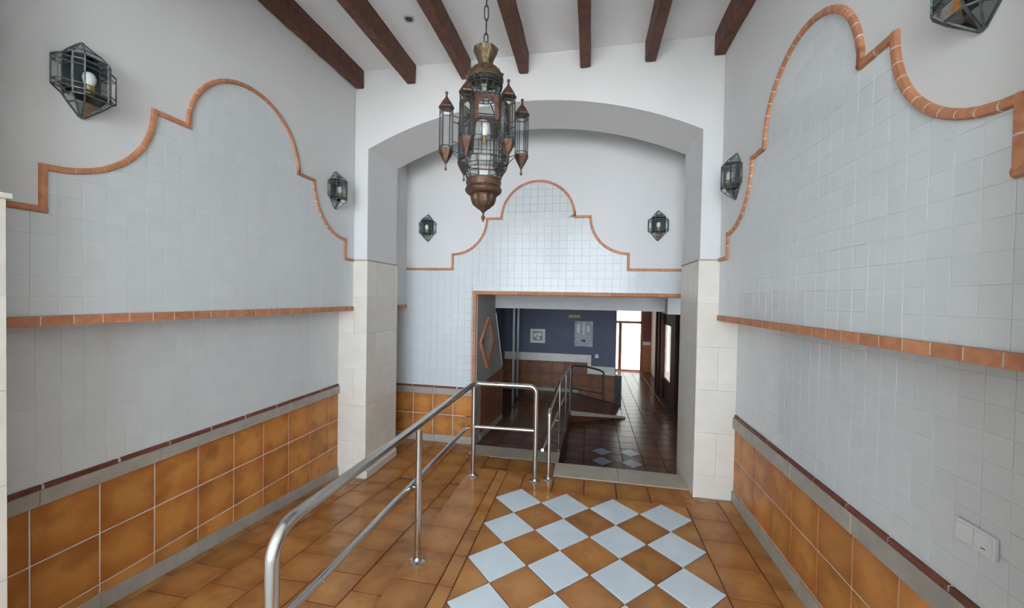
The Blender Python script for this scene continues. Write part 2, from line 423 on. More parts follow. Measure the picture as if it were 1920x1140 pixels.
for j in range(ROWS):
    for i in range(4):
        P = diamond(GX+GD*(i+.5), GY-GD*j, hd); lay('marble_tile', P, FF, TH+.0005, MARBLE, fb, tilt=.001, bev=.0015)
for j in range(ROWS+1):
    for i in range(5):
        P = clip(diamond(GX+GD*i, YTOP-GD*j, hd), GX+.003, GX+4*GD-.003, YBOT+.003, YTOP-.003)
        if len(P) >= 3 and abs(area(P)) > 1e-3: lay('floor_tile', P if area(P) > 0 else P[::-1], FF, TH, TFLOOR, fb, tilt=.001, bev=.002)
# ramp tiles
al = math.atan(.088); cs = math.cos(al)
RAMP = Frame((0, 1.73, -.012), (1, 0, 0), (0, cs, -math.sin(al)))
RL = (ys[2]-1.73)/cs; FLAND = FLOOR(LAND-.012)
cols = [EDGE, -1.45, -1.752, -2.054, -2.356, -2.658, XLL]
for i in range(len(cols)-1):
    a, b = cols[i+1], cols[i]; off = 0 if i % 2 else .15
    column(a, b, off+.05, 0, RL, fr=RAMP, parent=rbo)
    column(a, b, off, YN0, 1.73, parent=rbo)
    column(a, b, off, ys[2], 5.2, fr=FLAND, parent=rbo)
for i in range(3): column(EDGE+.29*i, EDGE+.29*(i+1), .15*(i % 2), 4.04, 4.86, fr=FLAND, parent=rbo)
for k in range(3):
    lay('threshold_stone', rect(-1.5+.39*k+.002, -1.5+.39*(k+1)-.002, 4.87, 5.195), FLAND, TH+.002, NOSE, rbo, bev=.003)
for k in range(2):
    lay('threshold_stone', rect(-.33+.664*k+.001, -.33+.664*(k+1)-.001, 4.045, 4.375), FF, TH+.004, NOSE, fb, bev=.004)

# ------------------------------------------------------------------ side walls of the hall
def side_wall(name, fr_u, fr_l, c, sgn, label, ytile, ztile):
    """fr_u: upper overhanging face, fr_l: lower face; u = sgn*Y"""
    wall = MB()
    a, b = (YNL, YW) if sgn > 0 else (-YW, -YN)
    wall.poly(rect(a-.3, b+.3, -.8, ZC+.3), [], -.35, 0, fr_l)
    d = abs((fr_u.O-fr_l.O).x)
    o = wall.build(name, WGROUT); struct(o, label, 'wall')
    up = MB(); up.poly(rect(a, b, ZLED1-.02, ZC), [], 0.0005, d, fr_l); up.build('plaster_panel', PLASTER, o)
    cells = []
    S = scallop(sgn*c)
    S = [(a, S[0][1])]+S+[(b, S[0][1])]
    regU = [(a, ZLED1+.002), (b, ZLED1+.002)]+S[::-1]
    MB().poly(regU, [], -.0005, .0004, fr_u).build('grout_bed', WGROUT, o)
    for P in grid(regU, sgn*ytile, ztile, .0985, .0985, .0024, (a, b), (1.6, 3.5)): cells.append((P, fr_u))
    return o, a, b, S, cells
lw, a, b, S_l, cells = side_wall('wall_left', LEFT(XLU), LEFT(XLL), 2.58, 1, 'left hall wall, white tiles under a scalloped terracotta border', 1.36, 1.705)
for P in grid(rect(a, b, .843, ZLED0), 1.37, .845, .0985, .0985, .0024, (a, b), (.8, 1.7)): cells.append((P, LEFT(XLL)))
lay_tiles(cells, lw)
rw, a, b, S_r, cells = side_wall('wall_right', RIGHT(XRU), RIGHT(XRL), 2.52, -1, 'right hall wall, white tiles under a scalloped terracotta border', 1.359, 1.705)
for P in grid(rect(a, b, .805, ZLED0), -1.924, .82, .0985, .0985, .0024, (a, b), (.8, 1.7)): cells.append((P, RIGHT(XRL)))
lay_tiles(cells, rw)

t = struct(empty('trim_1'), 'scalloped terracotta border on the left wall', 'border')
trim_run(t, LEFT(XLU), S_l, .030, .018, .17, curved_len=.13)
t = struct(empty('trim_2'), 'scalloped terracotta border on the right wall', 'border')
trim_run(t, RIGHT(XRU), S_r, .035, .022, .13, curved_len=.075, gap=.006)
# ledges of red brick under the overhang
def ledge(name, fr_l, ua, ub, off, d, label):
    t = struct(empty(name), label, 'ledge'); u = off
    while u > ua: u -= .122
    while u < ub:
        p, q = max(u, ua), min(u+.122, ub)
        if q-p > .01:
            c = fr_l((p+q)/2, (ZLED0+ZLED1)/2, d/2); mb = MB(); h = (ZLED1-ZLED0)/2
            mb.poly(rect(-(q-p)/2+.0028, (q-p)/2-.0028, -h, h), [], -d/2, d/2, Frame((0, 0, 0), fr_l.U, fr_l.V))
            mb.build('ledge_brick', TRIM, t, loc=c)
        u += .122
    MB().poly(rect(ua, ub, ZLED0+.003, ZLED1-.001), [], 0, d-.0012, fr_l).build('mortar', GROUT, t)
ledge('trim_3', LEFT(XLL), YNL, YW, 1.39, .17+.016, 'terracotta brick ledge along the left wall')
ledge('trim_4', RIGHT(XRL), -YW, -YN, -1.362, .167+.016, 'terracotta brick ledge along the right wall')

# dado: terracotta tiles, stone cap with red tile edge, skirting
def dado(wall, fr, region, u0, v0, pu, pv, bu, bv, m=TERRA):
    for P in grid(region, u0, v0, pu, pv, .008, bu, bv): lay('dado_tile', P, fr, .0045, m, wall, tilt=.001, bev=.002)
def cap_run(t, fr, ua, ub, z0, z1, zr, plen, off=0, prot=.026):
    u = ua-off; k = 0
    while u < ub:
        p, q = max(u, ua), min(u+plen, ub)
        if q-p > .02: lay('cap_stone', rect(p+.001, q-.001, z0, z1), fr, prot, STONE, t, bev=.004)
        u += plen; k += 1
    u = ua
    while u < ub:
        L = random.choice((.29, .3, .33)); q = min(u+L, ub)
        if q-u > .03: lay('red_edge_tile', rect(u+.004+random.random()*.012, q-.003, z1, zr), fr, .014+random.random()*.004, REDCAP, t, bev=.002)
        u = q
    MB().poly(rect(ua, ub, z1-.004, zr-.004), [], 0, .010, fr).build('mortar', GROUT, t)
fl_ = LEFT(XLL)
dado(lw, fl_, [(YNL, ramp_z(YNL)+.09), (1.73, .09), (YW, ramp_z(YW)+.09), (YW, .738), (YNL, .738)], 1.448, .148, .288, .295, (YNL, YW), (-.3, .8))
t = struct(empty('trim_5'), 'grey stone cap with red edge above the left wall dado', 'cap')
cap_run(t, fl_, YNL, YW, .738, .818, .843, .576, .3)
t = struct(empty('baseboard_left'), 'grey stone skirting following the ramp along the left wall', 'skirting')
u = YNL
for q in (1.73, 2.3, 2.9, 3.45, YW):
    P = [(u+.001, ramp_z(u)), (q-.001, ramp_z(q)), (q-.001, ramp_z(q)+.098), (u+.001, ramp_z(u)+.098)]
    lay('skirting_stone', P, fl_, .020, STONE, t, bev=.003); u = q
fr_ = RIGHT(XRL)
dado(rw, fr_, rect(-YW, -YN, .09, .676), -2.269, .393-.2865, .301, .2865, (-YW, -YN), (0, .8))
t = struct(empty('trim_6'), 'grey stone cap with red edge above the right wall dado', 'cap')
cap_run(t, fr_, -YW, -YN, .676, .778, .803, .602, .15)
t = struct(empty('baseboard_right'), 'grey stone skirting along the right wall', 'skirting')
u = -YW
for q in (-3.3, -2.7, -2.1, -1.5, -YN): lay('skirting_stone', rect(u+.001, q-.001, 0.0, .100), fr_, .022, STONE, t, bev=.003); u = q

# ------------------------------------------------------------------ arch walls and bay behind
def arch_wall(name, y0, y1, xa, xb, label, back=False):
    mb = MB(); hole = arch_hole(XAL-.012, XAR+.012, -.9)
    out = [(xa, -.9)]+hole[::-1]+[(xb, -.9), (xb, ZC+.3), (xa, ZC+.3)]
    mb.poly(out, [], 0, y1-y0-.024, Frame((0, y1-.012, 0), (1, 0, 0), (0, 0, 1)))
    o = mb.build(name, PLASTER); return struct(o, label, 'wall')
def cladding(wall, fr, ua, ub, z0, z1, off, courses=.40, wid=.42):
    z = z1; k = 0
    while z > z0+.01:
        zz = max(z-courses, z0); u = ua; first = wid*(.45 if (k+off) % 2 else .8)
        q = min(ua+first, ub)
        while u < ub-.005:
            if ub-q < .05: q = ub
            lay('cladding_stone', rect(u+.0008, q-.0008, zz+.0008, z-.0008), fr, .014, CREAM, wall, tilt=.0006, bev=.001, w=-.002)
            u = q; q = min(q+wid, ub)
        z = zz; k += 1
aw = arch_wall('wall_arch', YW, YP, -3.1, 1.75, 'white plaster arch on cream stone pillars across the hall')
cladding(aw, BACK(YW+.012), XLL, XAL, -.21, ZB, 0)
cladding(aw, BACK(YW+.012), XAR, XRL, -.0, ZB, 1)
cladding(aw, LEFT(XAL-.012), YW, YP, -.21, ZB, 1)
cladding(aw, RIGHT(XAR+.012), -YP, -YW, -.65, ZB, 0)
lay('skirting_stone', rect(YW+.01, YP, LAND, LAND+.09), LEFT(XAL), .016, CREAM, aw, bev=.003)
nw = arch_wall('wall_front', YN0, YN, -9, 8, 'entrance arch wall with cream stone jambs')
MB().box(XLL-.2, XAL-.012, YN-.02, YNL-.012, -.3, ZC).build('jamb', PLASTER, nw)
cladding(nw, LEFT(XAL-.012), YN0, YNL, 0, ZB, 0); cladding(nw, RIGHT(XAR+.012), -YN, -YN0, 0, ZB, 1)
fbk = Frame((0, YN-.012, 0), (-1, 0, 0), (0, 0, 1))
cladding(nw, Frame((0, YNL-.012, 0), (-1, 0, 0), (0, 0, 1)), -XAL, -XLL, 0, ZB, 0); cladding(nw, fbk, -XRL, -XAR, 0, ZB, 1)
for x0, x1, yy in ((XLL, XAL+.012, YNL), (XAR-.012, XRL, YN)):
    MB().box(x0, x1, YN0-.02, yy+.012, ZB, ZB+.022).build('pillar_cap', CREAM, nw)
# little ledge line on the far pillars
MB().box(XLU, XAL+.006, YW-.006, YP+.004, ZB, ZB+.012).build('pillar_cap', STONE, aw)
MB().box(XAR-.006, XRU, YW-.006, YP+.004, ZB, ZB+.012).build('pillar_cap', STONE, aw)

# bay two: short side walls, back wall with the wide doorway
o = MB(); o.box(XLL-.35, XLL, YP, YB+.2, -.9, ZC+.3); o.box(XLL-.02, XLU, YP, YB, ZLED1-.02, ZC)
b2 = struct(o.build('wall_left_rear', PLASTER), 'short left wall between the arch and the doorway wall', 'wall')
for P in grid(rect(4.75, YB, ZLED1+.002, 2.21), 5.2, 1.705, .0985, .0985, .0024, (4.7, 5.25), (1.6, 2.3)): lay('tile', P, LEFT(XLU), .006, WTILE, b2, tilt=.003, bev=.0012)
o = MB(); o.box(XRU, XRL+.35, YP, YB+.2, -.9, ZC+.3); struct(o.build('wall_right_rear', PLASTER), 'short right wall behind the right pillar', 'wall')
ledge('trim_7', LEFT(XLL), YP, YB, 4.6, .186, 'stub of terracotta ledge behind the left pillar')
DX0, DX1, DZ = -1.53, 1.165, 1.875
wb = MB(); wb.poly([(XLL-.3, -.9), (DX0, -.9), (DX0, DZ), (DX1, DZ), (DX1, -.9), (1.7, -.9), (1.7, ZC+.3), (XLL-.3, ZC+.3)], [], -.20, 0, BACK(YB))
wbo = struct(wb.build('wall_back', PLASTER), 'back wall with white tiles, scalloped border and wide doorway', 'wall')
S_b = [(XLL, 2.217)]+scallop(-.692)+[(XRU, 2.217)]
regB = [(XLL, .585), (DX0-.03, .585), (DX0-.03, DZ+.03), (XRU, DZ+.03)]+S_b[::-1]
MB().poly(regB, [], 0, .002, BACK(YB)).build('grout_bed', BGROUT, wbo)
lay_tiles([(P, BACK(YB-.002)) for P in grid(regB, -.692, 1.905, .0985, .0985, .005, (XLL, XRU), (.5, 3.5))], wbo)
t = struct(empty('trim_8'), 'scalloped terracotta border on the back wall', 'border')
trim_run(t, BACK(YB), S_b, .033, .016, .2, curved_len=.2)
t = struct(empty('trim_9'), 'terracotta frame around the wide doorway', 'door frame')
trim_run(t, BACK(YB), [(DX0-.005, LAND+.1), (DX0-.005, DZ+.02), (XRU, DZ+.02)], .052, .04, .3)
# back dado
fbk_ = BACK(YB)
dado(wbo, fbk_, rect(XLL, DX0-.03, -.12, .465), -2.427, .177, .297, .296, (XLL, DX0), (-.3, .5))
t = struct(empty('trim_10'), 'grey stone cap above the back wall dado', 'cap'); cap_run(t, fbk_, XLL, DX0-.03, .465, .555, .58, .6)
t = struct(empty('baseboard_back'), 'grey stone skirting under the back wall dado', 'skirting')
for p, q in ((XLL, -2.1), (-2.1, DX0)): lay('skirting_stone', rect(p+.001, q-.001, LAND, LAND+.1), fbk_, .02, STONE, t, bev=.003)

# ------------------------------------------------------------------ ceiling and beams
ce = struct(MB().box(-3.2, 1.8, YN0, YB+.3, ZC, ZC+.25).build('ceiling', CEIL), 'white plaster ceiling above dark beams', 'ceiling')
struct(MB().box(-9, 8, YN0-.3, YN0, ZC+.25, ZC+.6).build('trim_11', RENDER_), 'cornice of the entrance front', 'cornice')
ords = ['dark timber ceiling beam tight against the left wall', 'second dark timber ceiling beam from the left wall', 'dark ceiling beam just left of the hanging lantern, third from the left wall',
        'dark ceiling beam just right of the lantern chain, above its crown', 'dark ceiling beam running straight toward the viewer, fifth from left', 'dark ceiling beam next to the one at the right wall', 'dark timber ceiling beam tight against the right wall']
for i in range(7):
    xr = -2.452+.605*i; wd = .098; n = 14; mb = MB(); vs = []; fs = []
    rnd = random.Random(i)
    for k in range(n+1):
        y = -(YW-YN)/2+(YW-YN)*k/n
        for (sx, sz) in ((-.5, 1), (-.5, .08), (-.42, 0), (.42, 0), (.5, .08), (.5, 1)):
            vs.append((sx*wd+rnd.uniform(-.003, .003), y, sz*.192-(.0 if sz == 1 else rnd.uniform(-.004, .004))))
    for k in range(n):
        for j in range(6): j2 = (j+1) % 6; fs.append((k*6+j, (k+1)*6+j, (k+1)*6+j2, k*6+j2)[::-1])
    fs += [tuple(range(6)), tuple(n*6+j for j in range(5, -1, -1))]
    bo = mb.add(vs, fs).build('ceiling_beam', WOOD, loc=(xr-wd/2, (YW+YN)/2, ZC-.192))
    tag(bo, ords[i], 'beam', 'ceiling beams')
# recessed spotlight
sp = tag(empty('recessed_spotlight', (-1.604, 3.244, ZC)), 'small round recessed spotlight in the ceiling between two beams', 'spotlight')
MB().lathe([(.032, -.001), (.034, -.008), (.045, -.009), (.048, -.004), (.048, 0)], 24).build('bezel', CHROME, sp, True)
MB().lathe([(.0, -.003), (.031, -.003), (.031, 0)], 20).build('lens', BLACK, sp, True)

# ------------------------------------------------------------------ railings
def arc_pts(c, r, a, b, t0, t1, n=7):
    c, a, b = Vector(c), Vector(a), Vector(b)
    return [c+a*r*math.cos(t0+(t1-t0)*i/n)+b*r*math.sin(t0+(t1-t0)*i/n) for i in range(n+1)]
def post(root, x, y, z0, z1, r=.0225, pin=True):
    p = MB().tube([(x, y, z0), (x, y, z1)], r, 16).build('post', STEEL, root, True)
    MB().lathe([(.058, 0), (.058, .006), (.05, .012), (.03, .016), (r+.001, .03)], 24, (x, y, z0)).build('flange', STEEL, p, True)
    if pin: MB().tube([(x, y, z1), (x, y, z1+.03)], .009, 10).build('pin', STEEL, p, True)
    return p
RX, RZ = -1.13, .955
rr = tag(empty('handrail', (RX, 1.24, 0)), 'large stainless handrail along the platform edge above the ramp', 'railing')
def L_(p): return tuple(Vector(p)-Vector((RX, 1.24, 0)))
A = (0, 0, 0); yb = 3.845-1.24
post(rr, 0, 2.52-1.24, 0, RZ-.045, .0225); post(rr, 0, yb, 0, RZ-.04, .0225)
fp = arc_pts((0, .11, RZ-.11), .11, (0, -1, 0), (0, 0, 1), 0, math.pi/2, 8)
MB().tube([(0, 0, .0)]+fp+[(0, yb-.03, RZ)], .0255, 18).build('front_post_and_rail', STEEL, rr, True)
MB().lathe([(.058, 0), (.058, .006), (.05, .012), (.03, .016), (.026, .03)], 24).build('flange', STEEL, rr, True)
x3 = -.495-RX; y3 = 3.875-1.24
ep = arc_pts((x3-.07, yb+.028, RZ-.07), .07, (0, 0, 1), (1, 0, 0), 0, math.pi/2, 8)
MB().tube([(-.0, yb-.035, RZ), (.012, yb-.008, RZ), (.04, yb+.008, RZ)]+ep+[(x3, y3, 0)], .0235, 16).build('end_rail', STEEL, rr, True)
MB().lathe([(.058, 0), (.058, .006), (.05, .012), (.03, .016), (.026, .03)], 24, (x3, y3, 0)).build('flange', STEEL, rr, True)
LBX = -.055
MB().tube([(LBX, .02, .53), (LBX, yb-.03, .515)], .0185, 14).build('lower_bar', STEEL, rr, True)
for yy in (.35, 2.52-1.24, yb-.06): MB().tube([(LBX, yy, .52), (-.02 if yy > .4 else LBX+.02, yy, .512)], .0035, 8).build('bracket', STEEL, rr, True)
MB().tube([(.0, yb, .512), (x3, y3, .512)], .0175, 14).build('lower_end_bar', STEEL, rr, True)
# divider railing by the steps
dv = tag(empty('ramp_handrail', (-.365, 3.945, 0)), 'shorter stainless handrail running back between the steps and the inner ramp', 'railing')
MB().tube([(0, 0, 0)]+arc_pts((0, .06, .70-.06), .06, (0, -1, 0), (0, 0, 1), 0, math.pi/2, 6)+[(0, 1.40, .705)], .021, 14).build('front_post_and_rail', STEEL, dv, True)
MB().lathe([(.055, 0), (.055, .006), (.045, .012), (.026, .016), (.022, .03)], 24).build('flange', STEEL, dv, True)
MB().tube([(.0, 1.40, .705), (.035, 3.95, .47)], .021, 14).build('sloping_rail', STEEL, dv, True)
for (xx, yy, z0, z1) in ((.005, 1.40, -.23, .70), (.02, 2.6, -.345, .59), (.035, 3.95, -.46, .46)):
    MB().tube([(xx, yy, z0), (xx, yy, z1)], .016, 12).build('post', STEEL, dv, True)
MB().tube([(-.06, -.05, .315), (-.06, 1.45, .165), (-.03, 3.95, -.03)], .016, 12).build('lower_bar', STEEL, dv, True)
MB().tube([(-.06, 1.40, .17), (.0, 1.40, .17)], .006, 8).build('bracket', STEEL, dv, True)

# ------------------------------------------------------------------ hanging lantern
def chandelier(loc):
    R0 = tag(empty('hanging_lantern', loc), 'large pierced metal and glass lantern with six turrets hanging on a chain', 'lantern')
    z = lambda v: v-loc[2]
    ch = empty('chain', (0, 0, 0), R0); zz = z(3.49); k = 0
    lk = MB(); n = 14; pts = []
    for i in range(n):
        a = 2*math.pi*i/n; pts.append((.013*math.cos(a), 0, .036*math.sin(a)+(.016 if math.sin(a) > 0 else -.016)))
    lk = lk.tube(pts, .0042, 6, closed=True).mesh('link', IRON, True)
    while zz < z(ZC)-.03:
        o = bpy.data.objects.new('link', lk); COL.objects.link(o); o.parent = ch; o.location = (0, 0, zz+.05); o.rotation_euler = (0, 0, (k % 2)*math.pi/2+.35); zz += .092; k += 1
    MB().lathe([(.05, 0), (.05, -.012), (.02, -.03), (.008, -.034)], 20, (0, 0, z(ZC))).build('ceiling_rose', BRASS, R0, True)
    # fluted cup, dome, pierced gallery
    cup = MB(); n = 32; prof = [(.046, 3.372), (.05, 3.40), (.06, 3.43), (.075, 3.46), (.083, 3.478), (.078, 3.482), (.02, 3.47)]
    vs = []; fs = []
    for r, q in prof:
        for j in range(n):
            a = 2*math.pi*j/n; rr_ = r*(1+.035*math.cos(8*a)); vs.append((rr_*math.cos(a), rr_*math.sin(a), z(q)))
    for i in range(len(prof)-1):
        for j in range(n): fs.append((i*n+j, i*n+(j+1) % n, (i+1)*n+(j+1) % n, (i+1)*n+j))
    fs += [tuple(range(n-1, -1, -1)), tuple((len(prof)-1)*n+j for j in range(n))]
    cup.add(vs, fs).build('fluted_cup', BRASS, R0, True)
    MB().tube([(0, 0, z(3.47)), (0, 0, z(3.53))], .012, 10).build('stem', IRON, R0, True)
    dm = MB().lathe([(.05, z(3.372)), (.062, z(3.365)), (.09, z(3.345)), (.108, z(3.32)), (.119, z(3.295)), (.121, z(3.278)), (.115, z(3.272)), (.05, z(3.30))], 32).build('dome', BRASS, R0, True)
    for j in range(12):
        a = 2*math.pi*j/12; c = (.114*math.cos(a), .114*math.sin(a), z(3.308))
        MB().lathe([(0, -.012), (.010, -.006), (.012, 0), (.010, .006), (0, .012)], 8, c).build('stud', COPPER, dm, True)
    gal = MB(); N8 = 16
    for j in range(N8):
        a = 2*math.pi*j/N8; b = 2*math.pi*(j+1)/N8; m_ = (a+b)/2
        P = lambda r, t, q: (r*math.cos(t), r*math.sin(t), z(q))
        gal.tube([P(.116, a, 3.272), P(.112, a, 3.235), P(.085, a, 3.165)], .0035, 4)
        gal.tube([P(.114, a, 3.25), P(.113, m_, 3.27)], .003, 4); gal.tube([P(.114, b, 3.25), P(.113, m_, 3.27)], .003, 4)
        gal.tube([P(.108, a, 3.225), P(.098, m_, 3.195), P(.108, b, 3.225)], .003, 4)
        for r, q in ((.115, 3.248), (.110, 3.232), (.095, 3.19), (.085, 3.165)): gal.tube([P(r, a, q), P(r, b, q)], .0035, 4)
    gal.build('pierced_gallery', IRON, R0)
    MB().lathe([(.102, z(3.205)), (.086, z(3.166)), (.084, z(3.166)), (.10, z(3.205))], 16).build('gallery_glass', CLEAR, R0)
    # six-sided body
    H6 = [math.radians(60*k+20) for k in range(6)]; RB = .165; ZT, ZM = 3.125, 2.74
    fr_ = MB(); P = lambda r, t, q: (r*math.cos(t), r*math.sin(t), z(q))
    for k in range(6):
        a, b = H6[k], H6[(k+1) % 6]
        fr_.tube([P(RB, a, ZT), P(RB, a, ZM)], .0045, 4)
        for q in (ZT, ZT-.03, 2.98, 2.945, ZM+.03, ZM): fr_.tube([P(RB, a, q), P(RB, b, q)], .0045 if q in (ZT, ZM) else .003, 4)
        A_, B_ = Vector(P(RB, a, ZT)), Vector(P(RB, b, ZT))
        for s in (.33, .67):
            t0 = A_.lerp(B_, s); fr_.tube([t0+Vector((0, 0, z(2.945)-t0.z)), t0+Vector((0, 0, z(ZM)-t0.z))], .003, 4)
        fr_.tube([A_, P(.09, a, 3.165)], .004, 4)
    fr_.build('body_frame', IRON, R0)
    for k in range(6):
        a, b = H6[k], H6[(k+1) % 6]; q = MB()
        e = RB-.002
        q.add([P(e, a, ZM), P(e, b, ZM), P(e, b, ZT), P(e, a, ZT), P(e-.002, a, ZM), P(e-.002, b, ZM), P(e-.002, b, ZT), P(e-.002, a, ZT)], [(0,1,2,3), (7,6,5,4)])
        q.build('pane', CLEAR, R0)
        # horseshoe-arch plate
        A_, B_ = Vector(P(RB+.003, a, ZT-.01)), Vector(P(RB+.003, b, ZT-.01)); U_ = (B_-A_); w_ = U_.length; U_.normalize()
        fr = Frame(A_, U_, (0, 0, 1)); h = w_/2
        outl = [(.006, 0), (.006, -.15), (.018, -.16), (.030, -.15)]+[(h+(h-.034)*math.cos(math.pi-math.pi*i/12), -.075+.05*math.sin(math.pi*i/12)) for i in range(13)]+[(w_-.030, -.15), (w_-.018, -.16), (w_-.006, -.15), (w_-.006, 0)]
        MB().poly(outl[::-1], [], 0, .004, fr).build('arch_plate', COPPER, R0)
    MB().lathe([(0, z(3.0)), (.02, z(2.99)), (.03, z(2.96)), (.024, z(2.93)), (.014, z(2.915)), (0, z(2.915))], 16).build('bulb', BULB, R0, True)
    MB().lathe([(.013, z(2.915)), (.013, z(2.86)), (0, z(2.86))], 12).build('lamp_holder', GOLD, R0, True)
    # turrets
    for k in range(6):
        a = H6[k]; RT_ = .252; c = Vector((RT_*math.cos(a), RT_*math.sin(a), 0)); n = 6; rt = .043
        T = empty('turret', tuple(c), R0); Q = lambda r, j, q: (r*math.cos(2*math.pi*j/n+a), r*math.sin(2*math.pi*j/n+a), z(q))
        f = MB()
        for j in range(n):
            f.tube([Q(rt, j, 3.075), Q(rt, j, 2.80)], .0026, 4); m_ = j+.5
            for q in (3.075, 3.045, 2.80, 2.82): f.tube([Q(rt, j, q), Q(rt, j+1, q)], .003, 4)
        ca, sa = math.cos(a), math.sin(a)
        for q in (3.03, 2.99, 2.86, 2.80):   # struts back to the body
            f.tube([(-rt*ca, -rt*sa, z(q)), (-(RT_-.165)*ca, -(RT_-.165)*sa, z(q)-.015)], .0035, 4)
        f.tube([(-rt*ca, -rt*sa, z(2.79)), (-(RT_-.165)*ca, -(RT_-.165)*sa, z(2.745))], .0035, 4)
        f.build('turret_frame', IRON, T)
        MB().lathe([(rt-.002, z(2.80)), (rt-.002, z(3.075))], n, off=a*n/(2*math.pi)).build('turret_glass', CLEAR, T)
        MB().lathe([(.05, z(3.07)), (.052, z(3.078)), (.03, z(3.115)), (.008, z(3.145)), (.005, z(3.16)), (.010, z(3.17)), (.010, z(3.178)), (0, z(3.185))], n, off=a*n/(2*math.pi)).build('turret_roof', COPPER, T)
        MB().lathe([(0, z(2.665)), (.008, z(2.672)), (.009, z(2.68)), (.004, z(2.69)), (.006, z(2.71)), (.026, z(2.745)), (.046, z(2.785)), (.048, z(2.803)), (.042, z(2.806))], n, off=a*n/(2*math.pi)).build('turret_base', COPPER, T)
    # tapering glass basket
    bk = MB(); n = 12
    for j in range(n):
        a, b = 2*math.pi*j/n, 2*math.pi*(j+1)/n
        bk.tube([P(.165, a, 2.74), P(.155, a, 2.70), P(.125, a, 2.655), P(.113, a, 2.615)], .003, 4)
        for r, q in ((.165, 2.74), (.155, 2.70), (.14, 2.677), (.125, 2.655), (.114, 2.62)): bk.tube([P(r, a, q), P(r, b, q)], .003, 4)
    bk.build('basket_frame', IRON, R0)
    MB().lathe([(.112, z(2.615)), (.123, z(2.655)), (.153, z(2.70)), (.163, z(2.74))], 12).build('basket_glass', CLEAR, R0)
    MB().lathe([(.08, z(2.52)), (.10, z(2.522)), (.119, z(2.538)), (.123, z(2.552)), (.116, z(2.568)), (.112, z(2.575)), (.118, z(2.60)), (.115, z(2.618)), (.08, z(2.622))], 32).build('copper_ring', COPPER, R0, True)
    bw = MB(); n = 48; prof = [(.004, 2.375), (.006, 2.40), (.018, 2.415), (.045, 2.435), (.072, 2.46), (.083, 2.49), (.085, 2.51), (.078, 2.524)]
    vs = []; fs = []
    for r, q in prof:
        for j in range(n):
            a = 2*math.pi*j/n; r2 = r*(1+.05*math.cos(12*a)); vs.append((r2*math.cos(a), r2*math.sin(a), z(q)))
    for i in range(len(prof)-1):
        for j in range(n): fs.append((i*n+j, i*n+(j+1) % n, (i+1)*n+(j+1) % n, (i+1)*n+j))
    fs += [tuple(range(n-1, -1, -1)), tuple((len(prof)-1)*n+j for j in range(n))]
    bw.add(vs, fs).build('fluted_bowl', COPPER, R0, True)
    MB().lathe([(0, z(2.335)), (.003, z(2.345)), (.012, z(2.362)), (.014, z(2.37)), (.010, z(2.38)), (.004, z(2.388)), (.004, z(2.41))], 14).build('finial', COPPER, R0, True)
chandelier((-.706, 2.545, 2.335))

